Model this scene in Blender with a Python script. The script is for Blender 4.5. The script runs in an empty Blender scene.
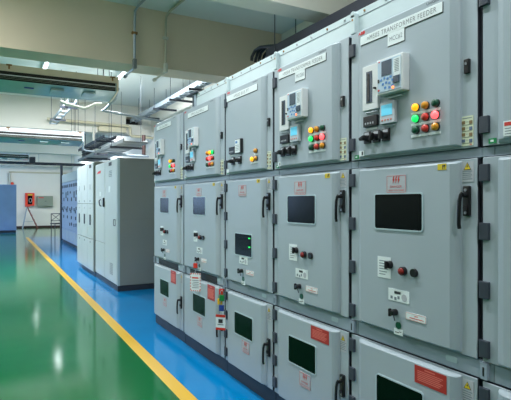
import bpy, bmesh, math, random
from mathutils import Vector, Matrix
random.seed(7)
SC = bpy.context.scene
COL = SC.collection
PI = math.pi

# ------------------------------------------------------------------ materials
MATS = {}
def lin(c):
    return tuple((v/12.92 if v <= 0.04045 else ((v+0.055)/1.055)**2.4) for v in c)
def mat(name, rgb, rough=0.5, metal=0.0, emit=None, estr=0.0, noise=0.0, nscale=8.0, bump=0.0, coat=0.0, spec=0.5):
    """rgb in sRGB 0..1; procedural noise tints the base slightly and can add bump."""
    m = bpy.data.materials.new(name); m.use_nodes = True
    nt = m.node_tree; b = nt.nodes['Principled BSDF']
    c = lin(rgb)
    b.inputs['Base Color'].default_value = (*c, 1)
    b.inputs['Roughness'].default_value = rough
    b.inputs['Metallic'].default_value = metal
    b.inputs['Specular IOR Level'].default_value = spec
    if coat: b.inputs['Coat Weight'].default_value = coat; b.inputs['Coat Roughness'].default_value = 0.08
    if emit:
        b.inputs['Emission Color'].default_value = (*lin(emit), 1); b.inputs['Emission Strength'].default_value = estr
    if noise or bump:
        tc = nt.nodes.new('ShaderNodeTexCoord'); n = nt.nodes.new('ShaderNodeTexNoise')
        n.inputs['Scale'].default_value = nscale; n.inputs['Detail'].default_value = 4
        nt.links.new(tc.outputs['Object'], n.inputs['Vector'])
        if noise:
            r = nt.nodes.new('ShaderNodeValToRGB')
            r.color_ramp.elements[0].position = 0.3; r.color_ramp.elements[1].position = 0.7
            r.color_ramp.elements[0].color = (*[v*(1-noise) for v in c], 1)
            r.color_ramp.elements[1].color = (*[min(1, v*(1+noise)) for v in c], 1)
            nt.links.new(n.outputs['Fac'], r.inputs['Fac']); nt.links.new(r.outputs['Color'], b.inputs['Base Color'])
        if bump:
            bp = nt.nodes.new('ShaderNodeBump'); bp.inputs['Strength'].default_value = bump; bp.inputs['Distance'].default_value = 0.01
            nt.links.new(n.outputs['Fac'], bp.inputs['Height']); nt.links.new(bp.outputs['Normal'], b.inputs['Normal'])
    MATS[name] = m
    return m
M = MATS
mat('door_grey', (0.62,0.672,0.70), 0.42, noise=0.02, nscale=3)
mat('frame_grey', (0.57,0.63,0.68), 0.45, noise=0.03, nscale=4)
mat('cover_white', (0.75,0.815,0.825), 0.4, noise=0.02)
mat('gap_shade', (0.20,0.22,0.26), 0.6)  # dark tone standing in for shade in the door gaps
mat('hinge_dark', (0.20,0.23,0.27), 0.5)
mat('plinth_dark', (0.15,0.17,0.21), 0.5)
mat('black_plastic', (0.075,0.075,0.085), 0.35)
mat('rubber_black', (0.05,0.05,0.055), 0.6)
mat('glass_dark', (0.04,0.065,0.065), 0.2, spec=0.12)
mat('glass_green', (0.02,0.085,0.065), 0.10, spec=0.12)
mat('rim_light', (0.66,0.74,0.76), 0.4)
mat('label_white', (0.86,0.90,0.90), 0.5)
mat('label_grey', (0.67,0.69,0.71), 0.5)
mat('label_cream', (0.80,0.83,0.72), 0.5)
mat('ink_and_shadow', (0.16,0.17,0.19), 0.6)
mat('ink_mid', (0.30,0.33,0.36), 0.6)
mat('ink_soft', (0.45,0.50,0.53), 0.6)
mat('ink_red', (0.78,0.22,0.18), 0.6)
mat('logo_red', (0.83,0.14,0.14), 0.5)
mat('sign_red', (0.66,0.17,0.14), 0.5)
mat('sign_red_ink', (0.83,0.42,0.37), 0.5)
mat('yellow_label', (0.82,0.72,0.12), 0.5)
mat('green_label', (0.10,0.56,0.32), 0.5)
mat('photo_brown', (0.50,0.42,0.28), 0.6)
mat('photo_blue', (0.35,0.42,0.52), 0.6)
mat('relay_case', (0.83,0.85,0.85), 0.4)
mat('relay_face', (0.68,0.77,0.83), 0.4)
mat('key_blue', (0.28,0.50,0.74), 0.4)
mat('lcd_grey', (0.29,0.34,0.40), 0.2)
mat('lcd_cyan', (0.40,0.76,0.86), 0.3, emit=(0.35,0.75,0.88), estr=0.35)
mat('meter_case', (0.72,0.75,0.78), 0.4)
mat('orange_key', (0.80,0.42,0.30), 0.4)
mat('steel', (0.62,0.64,0.66), 0.35, metal=0.9)
mat('galv', (0.63,0.68,0.72), 0.45, metal=0.5, noise=0.08, nscale=12)
mat('dark_steel', (0.24,0.26,0.30), 0.45, metal=0.3)
mat('tray_black', (0.19,0.20,0.24), 0.5)
mat('lens_amber_on', (0.95,0.70,0.12), 0.3, emit=(1.0,0.66,0.08), estr=0.9)
mat('lens_amber', (0.80,0.54,0.10), 0.3)
mat('lens_green_on', (0.15,0.80,0.40), 0.3, emit=(0.10,0.95,0.42), estr=0.8)
mat('lens_green', (0.06,0.30,0.21), 0.3)
mat('lens_red_on', (0.95,0.35,0.35), 0.3, emit=(1.0,0.30,0.32), estr=2.2)
mat('lens_red', (0.75,0.22,0.18), 0.3)
mat('led_green', (0.1,0.8,0.3), 0.3, emit=(0.1,0.95,0.35), estr=1.5)
mat('led_orange', (1.0,0.5,0.2), 0.3, emit=(1.0,0.5,0.25), estr=2.0)
mat('knob_red', (0.50,0.12,0.10), 0.4)
mat('lock_red', (0.80,0.22,0.18), 0.35); mat('lock_green', (0.10,0.50,0.25), 0.35)
mat('lock_yellow', (0.88,0.70,0.12), 0.35); mat('lock_blue', (0.15,0.25,0.55), 0.35)
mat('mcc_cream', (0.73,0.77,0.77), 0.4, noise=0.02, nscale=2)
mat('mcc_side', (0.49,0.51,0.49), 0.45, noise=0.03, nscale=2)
mat('panel_blue', (0.60,0.67,0.78), 0.4, noise=0.03, nscale=2)
mat('cabinet_blue', (0.47,0.585,0.74), 0.4, noise=0.06, nscale=2)
mat('wall_white', (0.90,0.89,0.85), 0.7, noise=0.02, nscale=1.2)
mat('wall_bounce_dark', (0.36,0.42,0.42), 0.6, noise=0.03)  # dark tone added on unseen walls to cut bounce onto the doors
mat('galv_dull', (0.50,0.52,0.52), 0.6, metal=0.1)
mat('ceiling_paint', (0.88,0.90,0.885), 0.75, noise=0.02, nscale=1.0)
mat('beam_cream', (0.85,0.79,0.69), 0.7, noise=0.025, nscale=1.5)
mat('beam_white', (0.87,0.87,0.82), 0.7, noise=0.02, nscale=1.5)
mat('skirting', (0.22,0.10,0.08), 0.4)
mat('ac_cream', (0.85,0.81,0.72), 0.45, noise=0.02)
mat('ac_white', (0.88,0.89,0.90), 0.35, noise=0.01)
mat('ac_shell', (0.62,0.73,0.74), 0.22, noise=0.02, coat=0.3)  # teal of the floor bounce mixed into the casing colour
mat('vent_black', (0.04,0.04,0.045), 0.6)
mat('rust', (0.55,0.40,0.20), 0.7, noise=0.2)
mat('pipe_white', (0.80,0.80,0.75), 0.5)
mat('pipe_cream', (0.78,0.75,0.64), 0.55)
mat('conduit_paint', (0.72,0.71,0.62), 0.5)
mat('post_brown', (0.19,0.09,0.08), 0.5)
mat('hose_red', (0.90,0.26,0.17), 0.4)
mat('box_greygreen', (0.52,0.56,0.50), 0.45)
mat('ladder_brown', (0.50,0.25,0.22), 0.45)
mat('lamp_glow', (1,1,1), 0.4, emit=(0.93,0.98,1.0), estr=8.0)
mat('lamp_case', (0.85,0.87,0.87), 0.4)
mat('day_pane', (0.8,0.9,1.0), 0.3, emit=(0.66,0.80,1.0), estr=7.0)
mat('frame_alu', (0.70,0.72,0.74), 0.4, metal=0.4)
mat('cable_black', (0.06,0.06,0.07), 0.5)
mat('seat_dark', (0.12,0.12,0.16), 0.5)

# glossy painted epoxy floor, in three colours
def floor_mat(name, rgb, rough):
    m = mat(name, rgb, rough, noise=0.08, nscale=0.9, spec=0.3)
    nt = m.node_tree; b = nt.nodes['Principled BSDF']
    tc = nt.nodes.new('ShaderNodeTexCoord'); n = nt.nodes.new('ShaderNodeTexNoise'); n.inputs['Scale'].default_value = 2.2
    n.inputs['Detail'].default_value = 2
    bp = nt.nodes.new('ShaderNodeBump'); bp.inputs['Strength'].default_value = 0.06; bp.inputs['Distance'].default_value = 0.02
    nt.links.new(tc.outputs['Object'], n.inputs['Vector']); nt.links.new(n.outputs['Fac'], bp.inputs['Height'])
    nt.links.new(bp.outputs['Normal'], b.inputs['Normal'])
    return m
floor_mat('floor_green', (0.0,0.37,0.19), 0.11)
floor_mat('floor_blue', (0.0,0.46,0.69), 0.12)
floor_mat('floor_yellow', (0.80,0.63,0.13), 0.35)

# ------------------------------------------------------------------ mesh builder
_text_cache = {}
def text_polys(s, bold=False):
    if s in _text_cache: return _text_cache[s]
    cu = bpy.data.curves.new('txt', 'FONT'); cu.body = s; cu.size = 1.0; cu.resolution_u = 2
    if s=='ABB': cu.offset = 0.035
    elif s.startswith('='): cu.offset = -0.008; cu.space_character = 1.15
    o = bpy.data.objects.new('txt', cu); COL.objects.link(o)
    bpy.context.view_layer.update()
    me = bpy.data.meshes.new_from_object(o.evaluated_get(bpy.context.evaluated_depsgraph_get()))
    vs = [v.co.copy() for v in me.vertices]; fs = [tuple(p.vertices) for p in me.polygons]
    bpy.data.objects.remove(o); bpy.data.curves.remove(cu); bpy.data.meshes.remove(me)
    x0 = min(v.x for v in vs); x1 = max(v.x for v in vs); y0 = min(v.y for v in vs); y1 = max(v.y for v in vs)
    _text_cache[s] = ([((v.x-x0)/(x1-x0), (v.y-y0)/(y1-y0)) for v in vs], fs)
    return _text_cache[s]

class MB:
    """Collects shapes into ONE mesh. Panel space: u runs to the viewer's right along -Y, x is depth, z is up."""
    def __init__(s): s.v=[]; s.f=[]; s.m=[]; s.mats=[]
    def mi(s, name):
        if name not in s.mats: s.mats.append(name)
        return s.mats.index(name)
    def add(s, vs, fs, name):
        k = len(s.v); i = s.mi(name)
        s.v += [tuple(p) for p in vs]; s.f += [tuple(a+k for a in f) for f in fs]; s.m += [i]*len(fs)
    def box(s, x0, x1, y0, y1, z0, z1, name, bev=0.0, seg=2, rot=None, piv=None):
        x0,x1 = sorted((x0,x1)); y0,y1 = sorted((y0,y1)); z0,z1 = sorted((z0,z1))
        vs = [Vector(p) for p in ((x0,y0,z0),(x1,y0,z0),(x1,y1,z0),(x0,y1,z0),(x0,y0,z1),(x1,y0,z1),(x1,y1,z1),(x0,y1,z1))]
        fs = [(0,3,2,1),(4,5,6,7),(0,1,5,4),(1,2,6,5),(2,3,7,6),(3,0,4,7)]
        if bev > 0:
            bm = bmesh.new(); bv = [bm.verts.new(p) for p in vs]
            for f in fs: bm.faces.new([bv[i] for i in f])
            bmesh.ops.bevel(bm, geom=bm.edges[:], offset=min(bev, 0.45*min(x1-x0,y1-y0,z1-z0)), segments=seg, affect='EDGES', profile=0.5)
            bm.verts.index_update()
            vs = [v.co.copy() for v in bm.verts]; fs = [tuple(v.index for v in f.verts) for f in bm.faces]; bm.free()
        if rot is not None:
            c = Vector(piv) if piv else Vector(((x0+x1)/2,(y0+y1)/2,(z0+z1)/2))
            vs = [rot @ (p-c) + c for p in vs]
        s.add(vs, fs, name)
    def ubox(s, u0, u1, z0, z1, xf, xb, name, bev=0.0, seg=2):       # box given in panel space (xf = front)
        s.box(xf, xb, -u1, -u0, z0, z1, name, bev, seg)
    def rrect(s, u0, u1, z0, z1, xf, xb, r, name, n=5):              # rounded plate facing -x
        pts = []
        for cx, cz, a0 in ((u1-r,z1-r,0),(u0+r,z1-r,90),(u0+r,z0+r,180),(u1-r,z0+r,270)):
            for k in range(n+1):
                a = math.radians(a0+90*k/n); pts.append((cx+r*math.cos(a), cz+r*math.sin(a)))
        s.prism(pts, xf, xb, name)
    def prism(s, pts, xf, xb, name):                                  # outline in (u,z), extruded along x
        n = len(pts)
        vs = [(xf,-u,z) for u,z in pts] + [(xb,-u,z) for u,z in pts]
        fs = [tuple(range(n)), tuple(range(2*n-1, n-1, -1))] + [(i, i+n, (i+1)%n+n, (i+1)%n) for i in range(n)]
        s.add(vs, fs, name)
    def rring(s, u0, u1, z0, z1, xf, xb, r, w, name, n=5):           # rounded rectangular ring
        def ol(d):
            pts=[]; rr=max(r-d,0.002)
            for cx, cz, a0 in ((u1-d-rr,z1-d-rr,0),(u0+d+rr,z1-d-rr,90),(u0+d+rr,z0+d+rr,180),(u1-d-rr,z0+d+rr,270)):
                for k in range(n+1):
                    a=math.radians(a0+90*k/n); pts.append((cx+rr*math.cos(a), cz+rr*math.sin(a)))
            return pts
        A=ol(0); B=ol(w); N=len(A)
        vs=[(xf,-u,z) for u,z in A]+[(xf,-u,z) for u,z in B]+[(xb,-u,z) for u,z in A]+[(xb,-u,z) for u,z in B]
        fs=[]
        for i in range(N):
            j=(i+1)%N
            fs += [(i,j,j+N,i+N),(i,i+2*N,j+2*N,j),(i+N,j+N,j+3*N,i+3*N),(i+2*N,i+3*N,j+3*N,j+2*N)]
        s.add(vs, fs, name)
    def cyl(s, p0, p1, r0, r1, name, n=16, caps=True):
        p0=Vector(p0); p1=Vector(p1); d=(p1-p0).normalized()
        a = d.orthogonal().normalized(); b = d.cross(a)
        vs=[]; 
        for p,r in ((p0,r0),(p1,r1)):
            for k in range(n):
                t=2*PI*k/n; vs.append(p+a*math.cos(t)*r+b*math.sin(t)*r)
        fs=[(k,(k+1)%n,(k+1)%n+n,k+n) for k in range(n)]
        if caps: fs += [tuple(range(n-1,-1,-1)), tuple(range(n,2*n))]
        s.add(vs, fs, name)
    def dome(s, c, r, h, name, n=14, rings=4, base=0.0):              # rounded button pointing to -x
        c=Vector(c); vs=[]; fs=[]
        prof=[(0,r)] + ([(-base,r)] if base else []) + [(-base-h*math.sin(PI/2*k/rings), r*math.cos(PI/2*k/rings)) for k in range(1,rings)]
        for dx,rr in prof:
            for k in range(n):
                t=2*PI*k/n; vs.append((c.x+dx, c.y+rr*math.cos(t), c.z+rr*math.sin(t)))
        for i in range(len(prof)-1):
            for k in range(n): fs.append((i*n+k, i*n+(k+1)%n, (i+1)*n+(k+1)%n, (i+1)*n+k))
        L=(len(prof)-1)*n; vs.append((c.x-base-h, c.y, c.z)); q=len(vs)-1
        for k in range(n): fs.append((L+k, L+(k+1)%n, q))
        s.add(vs, fs, name)
    def tube(s, pts, r, name, n=8, closed=False):
        P=[Vector(p) for p in pts]; N=len(P); vs=[]; fs=[]
        prev=None
        for i,p in enumerate(P):
            if closed: d=(P[(i+1)%N]-P[i-1]).normalized()
            else: d=(P[min(i+1,N-1)]-P[max(i-1,0)]).normalized()
            a = d.orthogonal().normalized() if prev is None else (prev-d*prev.dot(d)).normalized()
            prev=a; b=d.cross(a)
            for k in range(n):
                t=2*PI*k/n; vs.append(p+a*math.cos(t)*r+b*math.sin(t)*r)
        for i in range(N if closed else N-1):
            j=(i+1)%N
            for k in range(n): fs.append((i*n+k,i*n+(k+1)%n,j*n+(k+1)%n,j*n+k))
        if not closed: fs += [tuple(range(n-1,-1,-1)), tuple(range((N-1)*n,N*n))]
        s.add(vs, fs, name)
    def text(s, t, u0, z0, w, h, x, name):                            # flat lettering facing -x
        vs, fs = text_polys(t)
        s.add([(x, -(u0+a*w), z0+b*h) for a,b in vs], fs, name)
    def build(s, name, parent=None, loc=None, smooth=True, ang=35):
        me = bpy.data.meshes.new(name); me.from_pydata(s.v, [], s.f)
        for q in s.mats: me.materials.append(MATS[q])
        me.polygons.foreach_set('material_index', s.m)
        bm=bmesh.new(); bm.from_mesh(me); bmesh.ops.recalc_face_normals(bm, faces=bm.faces[:]); bm.to_mesh(me); bm.free()
        if smooth:
            me.polygons.foreach_set('use_smooth', [True]*len(me.polygons)); me.set_sharp_from_angle(angle=math.radians(ang))
        me.update()
        o = bpy.data.objects.new(name, me); COL.objects.link(o)
        if smooth:
            wn = o.modifiers.new('weighted_normal','WEIGHTED_NORMAL'); wn.keep_sharp = True; wn.weight = 100
        if parent is not None: o.parent = parent
        if loc is not None: o.location = loc
        return o

def tag(o, label=None, cat=None, group=None, kind=None):
    if label: o['label']=label
    if cat: o['category']=cat
    if group: o['group']=group
    if kind: o['kind']=kind
    return o
def empty(name, loc, rz=0.0):
    e = bpy.data.objects.new(name, None); COL.objects.link(e); e.location=loc; e.rotation_euler=(0,0,rz); e.empty_display_size=0.1
    return e
def kids(o): return [c for c in COL.objects if c.parent is o]
def copy_tree(o, parent=None):
    c = o.copy(); COL.objects.link(c)
    if parent is not None: c.parent = parent
    for k in kids(o): copy_tree(k, c)
    return c

# ------------------------------------------------------------------ layout (metres; camera above the origin)
H_CAM, PSI = 1.42, math.atan(269.5/495.0)
DX = 1.736                                   # plane of the switchgear doors
CEIL = 4.2
XL, XR, YB, YF = -6.5, 4.3, -3.5, 29.7       # room shell

# ------------------------------------------------------------------ setting
def struct(mb, name, smooth=False):
    return tag(mb.build(name, smooth=smooth), kind='structure')
def line_x(y, off): return 1.225 + off + 0.0083*(y-3.5)   # left edge of the yellow line
LW, YE = 0.112, 21.7
b = MB()
def quad(pts, m): b.add([(x,y,0.0) for x,y in pts], [tuple(range(len(pts)))], m)
quad([(XL,YB),(line_x(YB,0),YB),(line_x(YE,0),YE),(XL,YE)], 'floor_green')
quad([(line_x(YB,LW),YB),(XR,YB),(XR,YE),(line_x(YE,LW),YE)], 'floor_blue')
quad([(line_x(YB,0),YB),(line_x(YB,LW),YB),(line_x(YE,LW),YE),(line_x(YE,0),YE)], 'floor_yellow')
quad([(XL,YE),(-2.6,YE),(-2.6,YF),(XL,YF)], 'floor_green')
quad([(-2.6,YE),(1.30,YE),(1.30,24.2),(-2.6,24.2)], 'floor_green')
quad([(-2.6,24.2),(1.30,24.2),(1.30,YF),(-2.6,YF)], 'floor_blue')
quad([(1.30,YE),(XR,YE),(XR,YF),(1.30,YF)], 'floor_green')
# thickness below
b.box(XL,XR,YB,YF,-0.15,-0.01,'floor_green')
struct(b,'floor')

b=MB(); b.box(XL-.2,XR+.2,YB-.2,YF+.2,CEIL,CEIL+.2,'ceiling_paint'); struct(b,'ceiling')
b=MB(); b.box(XR,XR+.2,YB,YF,0,CEIL,'wall_white'); struct(b,'wall_right')
b=MB(); b.box(XL-.2,XR+.2,YF,YF+.2,0,CEIL,'wall_white'); struct(b,'wall_back')
b=MB(); b.box(XL-.2,XR+.2,YB-.2,YB,0,CEIL,'wall_bounce_dark'); struct(b,'wall_front')  # unseen wall, darkened to reduce bounced light
b=MB(); b.box(XL,XR,YF-.03,YF,0,0.10,'skirting'); struct(b,'baseboard_back')
# left wall with daylight windows (beside the photograph's view)
WIN=[(15.6,18.4),(18.8,21.2),(22.6,25.4),(25.9,28.6)]
b=MB(); b.box(XL-.2,XL,YB,YF,0,1.0,'wall_bounce_dark'); b.box(XL-.2,XL,YB,YF,3.0,CEIL,'wall_white')  # lower band darkened to reduce bounced light
ys=[YB]+[v for w in WIN for v in w]+[YF]
for i in range(0,len(ys),2): b.box(XL-.2,XL,ys[i],ys[i+1],1.0,3.0,'wall_white')
struct(b,'wall_left')
for i,(y0,y1) in enumerate(WIN):
    b=MB(); b.box(XL-.12,XL-.10,y0+.04,y1-.04,1.04,2.96,'day_pane')
    for yy in (y0+.02,(y0+y1)/2,y1-.02): b.box(XL-.13,XL-.06,yy-.03,yy+.03,1.0,3.0,'frame_alu')
    for zz in (1.03,2.2,2.97): b.box(XL-.13,XL-.06,y0,y1,zz-.03,zz+.03,'frame_alu')
    struct(b,'window_%d'%(i+1))
# ceiling beams
def beam(y0,y1,z0,m,hole=None):
    b=MB()
    if hole is None: b.box(XL,XR,y0,y1,z0,CEIL,m)
    else:
        hx0,hx1,hz0,hz1=hole
        b.box(XL,hx0,y0,y1,z0,CEIL,m); b.box(hx1,XR,y0,y1,z0,CEIL,m)
        b.box(hx0,hx1,y0,y1,z0,hz0,m); b.box(hx0,hx1,y0,y1,hz1,CEIL,m)
        b.box(hx0,hx1,y1-.02,y1,hz0,hz1,'vent_black')
    o=struct(b,'ceiling_beam'); return o
beam(7.0,7.46,3.37,'beam_cream')
beam(14.35,14.8,3.37,'wall_white',(3.55,4.02,3.66,3.88))
beam(21.5,21.95,3.37,'beam_white')
beam(28.9,YF,3.37,'beam_white')
beam(4.15,4.43,3.37,'beam_white')
beam(-0.4,0.06,3.37,'beam_cream')

# ------------------------------------------------------------------ switchgear
Z0,Z1,Z2,Z3,Z4,Z5 = 0.12,0.707,0.787,1.596,1.641,2.32    # door edges from the base up
PAN=0.03
XF=-PAN                                                   # front plane of a raised door panel
def door_shell(w,z0,z1,parent,name):
    b=MB()
    b.ubox(0.012,w-0.012,z0,z1,0.0,0.005,'door_grey',0.002,1)
    b.ubox(0.013,w-0.014,z0+.002,z1-.002,0.005,0.027,'gap_shade')  # door edge coloured dark as painted gap shade
    # raised pan with rolled vertical edges and bevelled ends
    fl=0.083; prof=[(fl,0.0),(fl+.004,-.010),(fl+.012,-.018),(fl+.024,-.0235),(fl+.040,-PAN)]
    right=[(w-u, x) for u,x in reversed(prof)]
    P=prof+right; n=len(P)
    rows=[(z0+.006,0.0),(z0+.009,.45),(z0+.013,.85),(z0+.018,1.0),(z1-.018,1.0),(z1-.013,.85),(z1-.009,.45),(z1-.006,0.0)]
    vs=[(x*s,-u,z) for z,s in rows for u,x in P]
    fs=[(i*n+k,i*n+k+1,(i+1)*n+k+1,(i+1)*n+k) for i in range(len(rows)-1) for k in range(n-1)]
    b.add(vs,fs,'door_grey')
    return b.build(name,parent,ang=22)
def hinges(parent,zs,wide=False):
    if wide: return
    for z in zs:
        b=MB(); b.ubox(0.006,0.046,z-.034,z+.034,-0.014,0.004,'hinge_dark',0.003)
        b.cyl((-0.006,-.008,z-.034),(-0.006,-.008,z+.034),0.007,0.007,'hinge_dark',10)
        b.build('hinge',parent)
def handle(parent,u,z,s=1.0):
    b=MB(); b.ubox(u-.016*s,u+.016*s,z-.062*s,z+.062*s,-0.016,0.0,'black_plastic',0.004)
    b.cyl((-0.016,-u,z+.045*s),(-0.020,-u,z+.045*s),0.006,0.006,'steel',10)
    b.cyl((-0.016,-u,z-.048*s),(-0.020,-u,z-.048*s),0.006,0.006,'steel',10)
    b.cyl((-0.016,-u,z+.026*s),(-0.038,-u,z+.026*s),0.011,0.009,'black_plastic',12)
    b.cyl((-0.016,-u,z-.028*s),(-0.022,-u,z-.028*s),0.010,0.010,'rubber_black',10)
    L=[(-0.036,-u,z+.034*s),(-0.042,-u+.003,z+.024*s),(-0.046,-u+.006,z-.0*s),(-0.047,-u+.008,z-.05*s),(-0.046,-u+.009,z-.095*s),(-0.042,-u+.009,z-.112*s)]
    b.tube(L,0.0080*s,'black_plastic',10)
    b.build('swing_handle',parent)
def window(parent,u0,u1,z0,z1,glass='glass_dark',r=0.014,leds=()):
    b=MB(); b.rring(u0-.006,u1+.006,z0-.006,z1+.006,XF-.004,XF+.001,r+.004,0.007,'rim_light')
    b.rrect(u0,u1,z0,z1,XF-.0015,XF+.001,r,glass)
    for (u,z) in leds: b.ubox(u-.012,u+.012,z-.004,z+.004,XF-.003,XF-.001,'led_green')
    return b.build('inspection_window',parent)
def bolts3(b,u,z,w,h,x,m):                                # three lightning marks side by side
    for k in (-1,0,1):
        c=u+k*w*0.32
        b.prism([(c+w*.02,z+h/2),(c+w*.12,z+h/2),(c+w*.04,z+h*.08),(c+w*.13,z+h*.08),(c-w*.06,z-h/2),(c-w*.02,z-h*.05),(c-w*.11,z-h*.05)],x,x+.0008,m)
def danger_sign(parent,u0,u1,z0,z1):
    b=MB(); b.ubox(u0,u1,z0,z1,XF-.003,XF,'label_grey')
    h=z1-z0; w=u1-u0
    b.rring(u0+.003,u1-.003,z0+.003,z1-.003,XF-.0036,XF-.003,.003,.0016,'ink_red',2)
    bolts3(b,(u0+u1)/2,z1-h*.27,w*.42,h*.40,XF-.0042,'ink_red')
    b.text('DANGER',u0+w*.20,z0+h*.30,w*.60,h*.13,XF-.0038,'ink_red')
    b.text('HIGH VOLTAGE',u0+w*.10,z0+h*.11,w*.80,h*.10,XF-.0038,'ink_red')
    b.build('danger_sign',parent)
def tri(b,u,z,s,x):
    b.prism([(u-s/2,z-s*.43),(u+s/2,z-s*.43),(u,z+s*.43)],x,x+.0006,'ink_and_shadow')
    b.prism([(u-s*.40,z-s*.37),(u+s*.40,z-s*.37),(u,z+s*.33)],x-.0006,x,'yellow_label')
    b.prism([(u-s*.07,z-s*.26),(u+s*.12,z+s*.02),(u+s*.01,z+s*.02),(u+s*.05,z+s*.20),(u-s*.10,z-s*.06),(u+s*.02,z-s*.06)],x-.0012,x-.0006,'ink_and_shadow')
def warning_label(parent,u0,u1,z0,z1):
    b=MB(); b.ubox(u0,u1,z0,z1,-0.002,0.001,'label_grey'); h=z1-z0; w=u1-u0
    tri(b,(u0+u1)/2,z1-h*.22,w*.62,-0.003)
    for k in range(5): b.ubox(u0+w*.1,u1-w*(.1+.12*(k%2)),z1-h*(.50+.095*k),z1-h*(.46+.095*k),-0.0026,-0.002,'ink_soft')
    b.build('warning_label',parent)
def instruction_sticker(parent,u0,u1,z0,z1):
    b=MB(); b.ubox(u0,u1,z0,z1,-0.002,0.001,'label_cream'); h=z1-z0; w=u1-u0
    b.ubox(u0+w*.1,u1-w*.1,z1-h*.08,z1-h*.055,-0.0026,-.002,'ink_soft')
    for k in range(4):
        zc=z1-h*(.21+.205*k)
        b.ubox(u0+w*.06,u0+w*.34,zc-h*.055,zc+h*.055,-0.0028,-.002,'photo_brown' if k!=3 else 'photo_blue')
        b.ubox(u0+w*.68,u0+w*.94,zc-h*.07,zc+h*.045,-0.0028,-.002,'photo_blue' if k%2 else 'photo_brown')
        b.ubox(u0+w*.40,u0+w*.62,zc+h*.01,zc+h*.02,-0.0026,-.002,'ink_soft')
        b.ubox(u0+w*.06,u0+w*.9,zc-h*.095,zc-h*.085,-0.0026,-.002,'ink_and_shadow')
    b.ubox(u0+w*.72,u0+w*.9,z0+h*.02,z0+h*.045,-0.0026,-.002,'logo_red')
    b.build('instruction_sticker',parent)
def relay(parent,u0,u1,z0,z1,prot=0.045):
    b=MB(); xf=XF-prot; w=u1-u0; h=z1-z0
    b.ubox(u0,u1,z0,z1,xf,XF,'relay_case',0.006)
    b.ubox(u0+w*.06,u1-w*.06,z0+h*.06,z1-h*.06,xf-.002,xf+.001,'relay_face',0.002,1)
    X=xf-.0035
    b.ubox(u0+w*.22,u0+w*.60,z0+h*.50,z1-h*.09,X,xf,'lcd_grey')
    b.ubox(u0+w*.68,u1-w*.07,z0+h*.42,z1-h*.10,X,xf,'label_white')
    for k in range(8): b.ubox(u0+w*.72,u1-w*.12,z1-h*(.16+.045*k),z1-h*(.145+.045*k),X-.0006,X,'ink_soft')
    for a,c in ((.20,.40),(.33,.43),(.45,.40),(.57,.43),(.27,.28),(.40,.30),(.52,.27),(.64,.33),(.36,.17),(.52,.15),(.64,.19)):
        b.ubox(u0+w*(a-.035),u0+w*(a+.035),z0+h*(c-.03),z0+h*(c+.03),X,xf,'key_blue')
    b.ubox(u0+w*.07,u0+w*.13,z0+h*.34,z0+h*.44,X,xf,'black_plastic')
    b.ubox(u0+w*.68,u1-w*.10,z0+h*.22,z0+h*.41,X-.006,xf,'lcd_grey',0.003)
    b.ubox(u0+w*.08,u0+w*.14,z0+h*.11,z0+h*.16,X,xf,'logo_red')
    b.ubox(u0+w*.09,u0+w*.16,z1-h*.095,z1-h*.07,X,xf,'logo_red')
    b.dome((X,-(u0+w*.66),z0+h*.12),0.007,0.004,'led_orange',10)
    b.build('protection_relay',parent)
    b=MB(); b.tube([(XF,-(u0+w*.30),z0-.014),(XF-.02,-(u0+w*.30),z0-.016),(XF-.02,-(u0+w*.78),z0-.016),(XF,-(u0+w*.78),z0-.014)],0.003,'relay_case',6)
    b.build('relay_bracket',parent)
def test_block(parent,u0,u1,z0,z1):
    b=MB(); xf=XF-.018; b.ubox(u0,u1,z0,z1,xf,XF,'relay_case',0.004)
    w=u1-u0; h=z1-z0
    b.ubox(u0+w*.28,u0+w*.66,z0+h*.16,z1-h*.14,xf-.002,xf,'lcd_grey')
    b.ubox(u0+w*.36,u0+w*.50,z0+h*.20,z1-h*.18,xf-.004,xf,'black_plastic')
    b.cyl((xf,-(u0+w*.86),z0+h*.45),(xf-.012,-(u0+w*.86),z0+h*.45),0.006,0.005,'black_plastic',10)
    b.tube([(XF,-(u0+w*.2),z0-.010),(XF-.016,-(u0+w*.2),z0-.012),(XF-.016,-(u0+w*.85),z0-.012),(XF,-(u0+w*.85),z0-.010)],0.003,'meter_case',6)
    b.build('test_block',parent)
def meter(parent,u0,u1,z0,z1,lcd='lcd_cyan'):
    b=MB(); xf=XF-.02; w=u1-u0; h=z1-z0
    b.ubox(u0,u1,z0,z1,xf,XF,'meter_case',0.004)
    b.ubox(u0+w*.13,u1-w*.15,z0+h*.38,z1-h*.13,xf-.0015,xf,lcd)
    for k in range(4): b.dome((xf,-(u0+w*(.18+.2*k)),z0+h*.17),0.005,0.003,'orange_key',8)
    b.tube([(XF,-(u0+w*.15),z0-.008),(XF-.012,-(u0+w*.15),z0-.010),(XF-.012,-(u0+w*.85),z0-.010),(XF,-(u0+w*.85),z0-.008)],0.0025,'meter_case',6)
    b.build('power_meter',parent)
def black_block(parent,u0,u1,z0,z1):
    b=MB(); w=u1-u0; h=z1-z0
    b.ubox(u0,u1,z0,z1,XF-.016,XF,'black_plastic',0.003)
    for k in range(4): b.ubox(u0+w*(.16+.18*k),u0+w*(.24+.18*k),z0+h*.22,z0+h*.40,XF-.0175,XF-.016,'label_grey')
    b.ubox(u0+w*.10,u0+w*.90,z0-.016,z0-.007,XF-.004,XF,'label_white')
    b.build('terminal_block',parent)
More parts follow.
